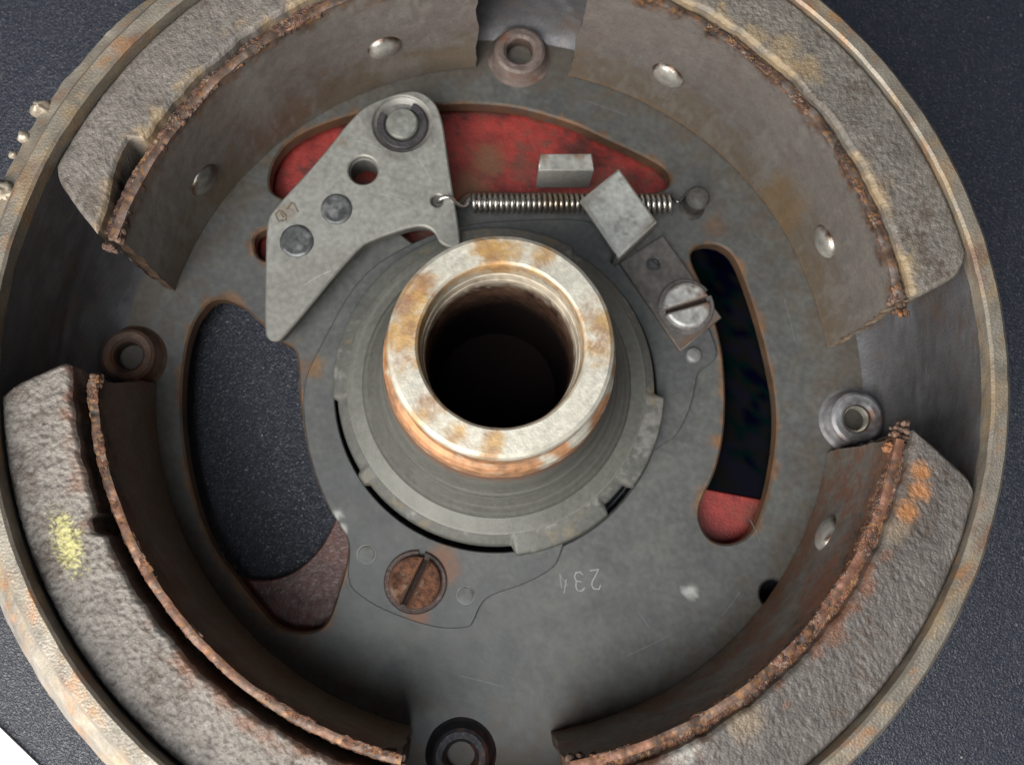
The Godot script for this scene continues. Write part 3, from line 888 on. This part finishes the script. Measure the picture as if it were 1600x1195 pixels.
func weight() -> void:
	var z1 := -35.5
	var outline := poly([[-18.4, 69.9], [-14.5, 67.2], [-12.7, 62.1], [-11.7, 54.9], [-10.4, 46.3], [-8.2, 33.0], [-8.6, 31.4], [-11.0, 31.4], [-13.2, 32.6], [-14.1, 34.9], [-16.1, 36.4], [-19.4, 36.5], [-28.3, 33.3], [-32.1, 31.1], [-48.5, 9.4], [-50.1, 8.8], [-51.5, 9.1], [-52.7, 10.7], [-53.0, 24.2], [-53.2, 37.2], [-51.6, 40.3], [-41.3, 52.6], [-32.9, 64.7], [-27.4, 67.8], [-21.9, 69.7]], 2)
	var col := func(p: Vector3) -> Color:
		var c := grime(Color(0.34, 0.345, 0.315), p, 0.08, 31.0)
		c = c.lerp(Color(0.39, 0.39, 0.355), 0.5 * patch(p, 810.0, 0.0, 0.35))
		c = c.lerp(Color(0.24, 0.235, 0.22), 0.5 * patch(p, 860.0, 0.15, 0.45))
		var piv := Vector2(p.x + 22.3, p.y - 61.5).length()
		c = c.lerp(Color(0.19, 0.185, 0.17), 0.6 * smoothstep(2.2, 0.0, absf(piv - 7.6) + n3(1, p, 66.0) * 2.5))
		c = c.lerp(Color(0.22, 0.21, 0.19), 0.45 * smoothstep(36.0, 22.0, p.y + n3(0, p, 71.0) * 24.0))
		return c.lerp(Color(0.26, 0.2, 0.14), 0.6 * maxf(spot(p, -36.5, 56.9, 1.5), spot(p, -48.8, 39.6, 2.4)))
	var hole := disc(Vector2(-31.2, 49.9), 3.5, 32)
	var eye := disc(Vector2(-13.8, 42.6), 1.5, 20)
	var seat := disc(Vector2(-22.3, 61.5), 6.9, 40)
	var b := Buf.new()
	slab(b, outline, [hole, eye, seat], -36.9, z1, 0.35, 0.6, col)
	var w := done(b, "advance_weight", M.zinc, wheel, "pale grey flat advance weight pivoted at its upper corner")
	# second leaf under the first
	b = Buf.new()
	slab(b, Geometry2D.clip_polygons(inset(outline, 1.8), disc(Vector2.ZERO, 40.0, 60))[0], [disc(Vector2(-31.2, 49.9), 3.2, 24)], -44.6, -37.1, 0.3, 1.2, flat(Color(0.14, 0.14, 0.13), 0.3))
	done(b, "lower_leaf", M.plate, w)
	# sunk seat, pin and the open circlip
	b = Buf.new()
	var c := Vector2(-22.3, 61.5)
	lathe(b, [[6.9, -36.2], [5.6, -36.95], [4.0, -37.05]], 48, 0.5, flat(Color(0.25, 0.24, 0.225), 0.3), 0, 360, c)
	done(b, "pivot_seat", M.zinc, w)
	b = Buf.new()
	lathe(b, [[3.8, -38], [3.8, -35.4], [3.4, -34.9], [1.5, -34.7], [0.02, -34.75]], 40, 0.5, flat(Color(0.26, 0.27, 0.245), 0.35, 4.0), 0, 360, c)
	done(b, "pivot_pin", M.zinc, w)
	b = Buf.new()
	lathe(b, [[6.0, -36.9], [6.0, -36.0], [5.7, -35.7], [4.5, -35.7], [4.2, -36.0], [4.2, -36.8]], 60, 0.4, flat(Color(0.045, 0.042, 0.045), 0.4), 150.0, 424.0, c)
	done(b, "circlip", M.dark, w, "dark open circlip round the pivot pin")
	for s in [[-37.2, 40.2, 3.6], [-46.1, 32.4, 3.8]]:
		b = Buf.new()
		var q := Vector2(s[0], s[1])
		lathe(b, [[s[2] + 0.2, -35.7], [s[2], -35.2], [s[2] - 0.5, -35.0], [s[2] * 0.6, -35.1], [1.0, -35.05], [0.02, -34.95]], 36, 0.4, func(p: Vector3) -> Color:
			return grime(Color(0.10, 0.105, 0.108), p, 0.6, 8.0).lerp(Color(0.26, 0.27, 0.27), 0.6 * patch(p, 5.0, 0.1, 0.4)), 0, 360, q, 0.12)
		done(b, "rivet", M.zinc, w)
	for t in [[-27.0, 44.0, -20.0, 41.5], [-44.0, 22.0, -38.0, 25.5], [-18.5, 53.0, -15.0, 47.0], [-33.0, 57.0, -27.0, 55.0]]:
		b = Buf.new()
		ribbon(b, [[t[0], t[1]], [(t[0] + t[2]) * 0.5, (t[1] + t[3]) * 0.5 + 0.3], [t[2], t[3]]], z1 + 0.008, 0.16, Color(0.46, 0.46, 0.43))
		done(b, "scratch", M.zinc, w)
	# worn stamp near the left corner
	b = Buf.new()
	var brown := Color(0.19, 0.15, 0.105)
	ribbon(b, [[-51.2, 38.9], [-50.2, 39.8], [-49.4, 39.5], [-48.6, 38.1], [-48.8, 37.5], [-50.4, 37.2], [-51.2, 38.9]], z1 + 0.01, 0.42, brown)
	ribbon(b, [[-49.9, 39.2], [-49.3, 38.1]], z1 + 0.04, 0.42, brown)
	done(b, "stamp", M.scale, w, "worn brown stamped character")
	b = Buf.new()
	ribbon(b, [[-48.6, 40.2], [-47.6, 41.7], [-47.0, 41.5], [-46.0, 39.5]], z1 + 0.01, 0.42, brown)
	ribbon(b, [[-48.4, 40.1], [-47.9, 41.1]], z1 + 0.05, 0.42, brown)
	done(b, "stamp", M.scale, w, "worn brown stamped character")


func spring_and_clamp() -> void:
	var zs := -41.0
	var col := func(p: Vector3) -> Color: return grime(Color(0.62, 0.60, 0.56), p, 0.2, 2.0).lerp(Color(0.5, 0.36, 0.18), 0.45 * spot(p, 15.0, 44.0, 5.0))
	var b := Buf.new()
	var path := PackedVector3Array()
	var turns := 37
	for k in turns * 14 + 1:
		var t := float(k) / (turns * 14)
		var a := TAU * t * turns
		path.append(Vector3(lerpf(-5.6, 42.6, t), lerpf(44.0, 44.3, t) + 2.15 * cos(a), zs + 2.15 * sin(a)))
	tube(b, path, 0.46, 7, col)
	var o := done(b, "spring", M.wire, wheel, "thin bright coil spring from the weight to its post")
	b = Buf.new()
	path = PackedVector3Array()
	for q in [[-5.6, 46.1, -41.0], [-6.4, 44.4, -39.4], [-7.6, 42.2, -38.4], [-9.2, 42.2, -36.6], [-10.6, 43.0, -34.8], [-12.4, 43.0, -34.7], [-13.3, 42.7, -35.4], [-13.7, 42.6, -37.5]]:
		path.append(Vector3(q[0], q[1], q[2]))
	tube(b, smooth_path(path), 0.5, 8, col)
	done(b, "hook", M.wire, o)
	b = Buf.new()
	path = PackedVector3Array()
	for q in [[42.6, 46.4, -41.0], [43.4, 44.6, -40.0], [44.6, 45.0, -39.9], [46.4, 47.0, -40.0], [48.4, 47.7, -40.1], [50.3, 46.5, -40.2], [50.6, 44.4, -40.3]]:
		path.append(Vector3(q[0], q[1], q[2]))
	tube(b, smooth_path(path), 0.45, 8, flat(Color(0.2, 0.19, 0.18)))
	done(b, "hook", M.wire, o)
	b = Buf.new()
	lathe(b, [[3.4, -46.2], [2.4, -45.0], [2.2, -41.2], [2.8, -40.4], [2.9, -38.8], [2.4, -38.2], [1.0, -38.0], [0.02, -38.0]], 32, 0.5, flat(Color(0.085, 0.082, 0.074), 0.5), 0, 360, Vector2(48.4, 45.2), 0.08)
	done(b, "spring_post", M.dark, wheel, "dark round post that anchors the spring")

	# clamp: raised pale square, a step down, and the flat foot under the screw
	var silver := func(p: Vector3) -> Color:
		if p.z < -42.0:
			return grime(Color(0.15, 0.14, 0.13), p, 0.35, 18.0).lerp(Color(0.2, 0.11, 0.06), 0.6 * maxf(spot(p, 50.5, 15.0, 4.0), spot(p, 46.0, 10.5, 3.0)))
		return grime(Color(0.56, 0.57, 0.53), p, 0.2, 19.0).lerp(Color(0.72, 0.72, 0.68), 0.7 * patch(p, 930.0, 0.02, 0.3)).lerp(Color(0.24, 0.21, 0.18), 0.55 * maxf(patch(p, 970.0, 0.16, 0.4), smoothstep(5.2, 7.6, maxf(absf((p.x - 28.9) * 0.83 - (p.y - 40.4) * 0.56), 0.0))))
	b = Buf.new()
	slab(b, poly([[29.2, 51.4], [38.0, 38.4], [28.8, 29.4], [19.8, 43.4]], 0), [], -38.0, -36.0, 0.95, 0.6, silver)
	var d := (Vector2(38.0, 38.4) - Vector2(28.8, 29.4)).normalized()
	var dn := Vector2(d.y, -d.x)
	var p0 := Vector2(28.9, 29.6)
	var p1 := Vector2(37.9, 38.3)
	var web := PackedVector2Array([p0 - dn * 1.6, p0 + dn * 0.1, p1 + dn * 0.1, p1 - dn * 1.6])
	if poly_area(web) < 0:
		web.reverse()
	slab(b, web, [], -45.0, -36.6, 0.2, 0.6, silver)
	slab(b, poly([[40.6, 37.2], [54.3, 16.9], [44.0, 8.7], [29.9, 30.2]], 0), [disc(Vector2(38.2, 30.0), 1.6, 20)], -44.7, -43.3, 0.3, 0.6, silver)
	var clamp_ := done(b, "clamp_bracket", M.zinc, wheel, "stepped clamp bracket, pale and square where it bridges the spring")
	b = Buf.new()
	lathe(b, [[1.9, -43.35], [1.75, -43.0], [1.5, -43.1], [1.4, -44.4]], 24, 0.4, flat(Color(0.1, 0.095, 0.09), 0.4), 0, 360, Vector2(38.2, 30.0))
	done(b, "pin_hole", M.dark, clamp_)
	# bent stop tab at the window edge
	b = Buf.new()
	var tabcol := func(p: Vector3) -> Color:
		return grime(Color(0.46, 0.46, 0.42), p, 0.3, 24.0).lerp(Color(0.26, 0.13, 0.07), 0.8 * maxf(maxf(spot(p, 11.3, 55.2, 1.6), spot(p, 19.5, 56.0, 1.8)), smoothstep(-40.4, -41.4, p.z) * smoothstep(-44.5, -43.0, p.z) * patch(p, 4.0, -0.2, 0.2)))
	slab(b, poly([[10.2, 51.4], [23.4, 51.6], [22.9, 55.8], [10.5, 55.6]], 0), [], -50.0, -38.2, 0.35, 0.5, tabcol)
	done(b, "stop_tab", M.zinc, wheel, "short pale bent tab above the spring")


func smooth_path(p: PackedVector3Array) -> PackedVector3Array:
	var c := Curve3D.new()
	for k in p.size():
		var t := (p[mini(k + 1, p.size() - 1)] - p[maxi(k - 1, 0)]) / 6.0
		c.add_point(p[k], -t, t)
	c.bake_interval = 0.35
	return c.get_baked_points()


func marks() -> void:
	# the number stamped upside down on the floor plate
	var pale := Color(0.36, 0.37, 0.37)
	var b := Buf.new()
	var z := -45.985
	ribbon(b, [[22.2, -42.7], [24.1, -42.4], [23.5, -43.6], [22.6, -45.2], [22.5, -46.0], [22.9, -46.8], [24.2, -46.9], [24.5, -46.0]], z, 0.24, pale)
	done(b, "stamped_digit", M.plate, wheel, "faint upside down 2 stamped in the floor plate")
	b = Buf.new()
	ribbon(b, [[20.4, -43.6], [19.9, -43.0], [18.9, -43.1], [18.5, -44.0], [18.9, -45.0], [20.0, -45.2]], z, 0.24, pale)
	ribbon(b, [[18.9, -45.2], [18.8, -46.4], [19.2, -47.2]], z + 0.03, 0.24, pale)
	ribbon(b, [[20.8, -46.6], [20.3, -47.2], [19.6, -47.3]], z + 0.03, 0.24, pale)
	done(b, "stamped_digit", M.plate, wheel, "faint upside down 3 stamped in the floor plate")
	b = Buf.new()
	ribbon(b, [[16.6, -44.6], [16.3, -46.2], [16.1, -47.7]], z, 0.22, pale * 0.9)
	ribbon(b, [[15.1, -43.4], [15.3, -44.6], [15.5, -46.6]], z, 0.2, pale * 0.7)
	ribbon(b, [[16.9, -46.2], [15.2, -43.6]], z + 0.03, 0.16, pale * 0.7)
	done(b, "stamped_digit", M.plate, wheel, "worn upside down 4 stamped in the floor plate")
	for t in [[52.5, -53.0, 57.0, -47.5], [60.0, -31.0, 62.2, -36.5], [30.0, -62.0, 41.0, -57.0], [-8.0, -66.0, 2.0, -68.5], [33.0, -52.0, 35.5, -55.5], [70.5, 22.0, 72.5, 12.0], [22.0, 73.0, 33.0, 69.0]]:
		b = Buf.new()
		ribbon(b, [[t[0], t[1]], [(t[0] + t[2]) * 0.5 + 0.2, (t[1] + t[3]) * 0.5], [t[2], t[3]]], z, 0.11, pale * 0.6)
		done(b, "scratch", M.plate, wheel)
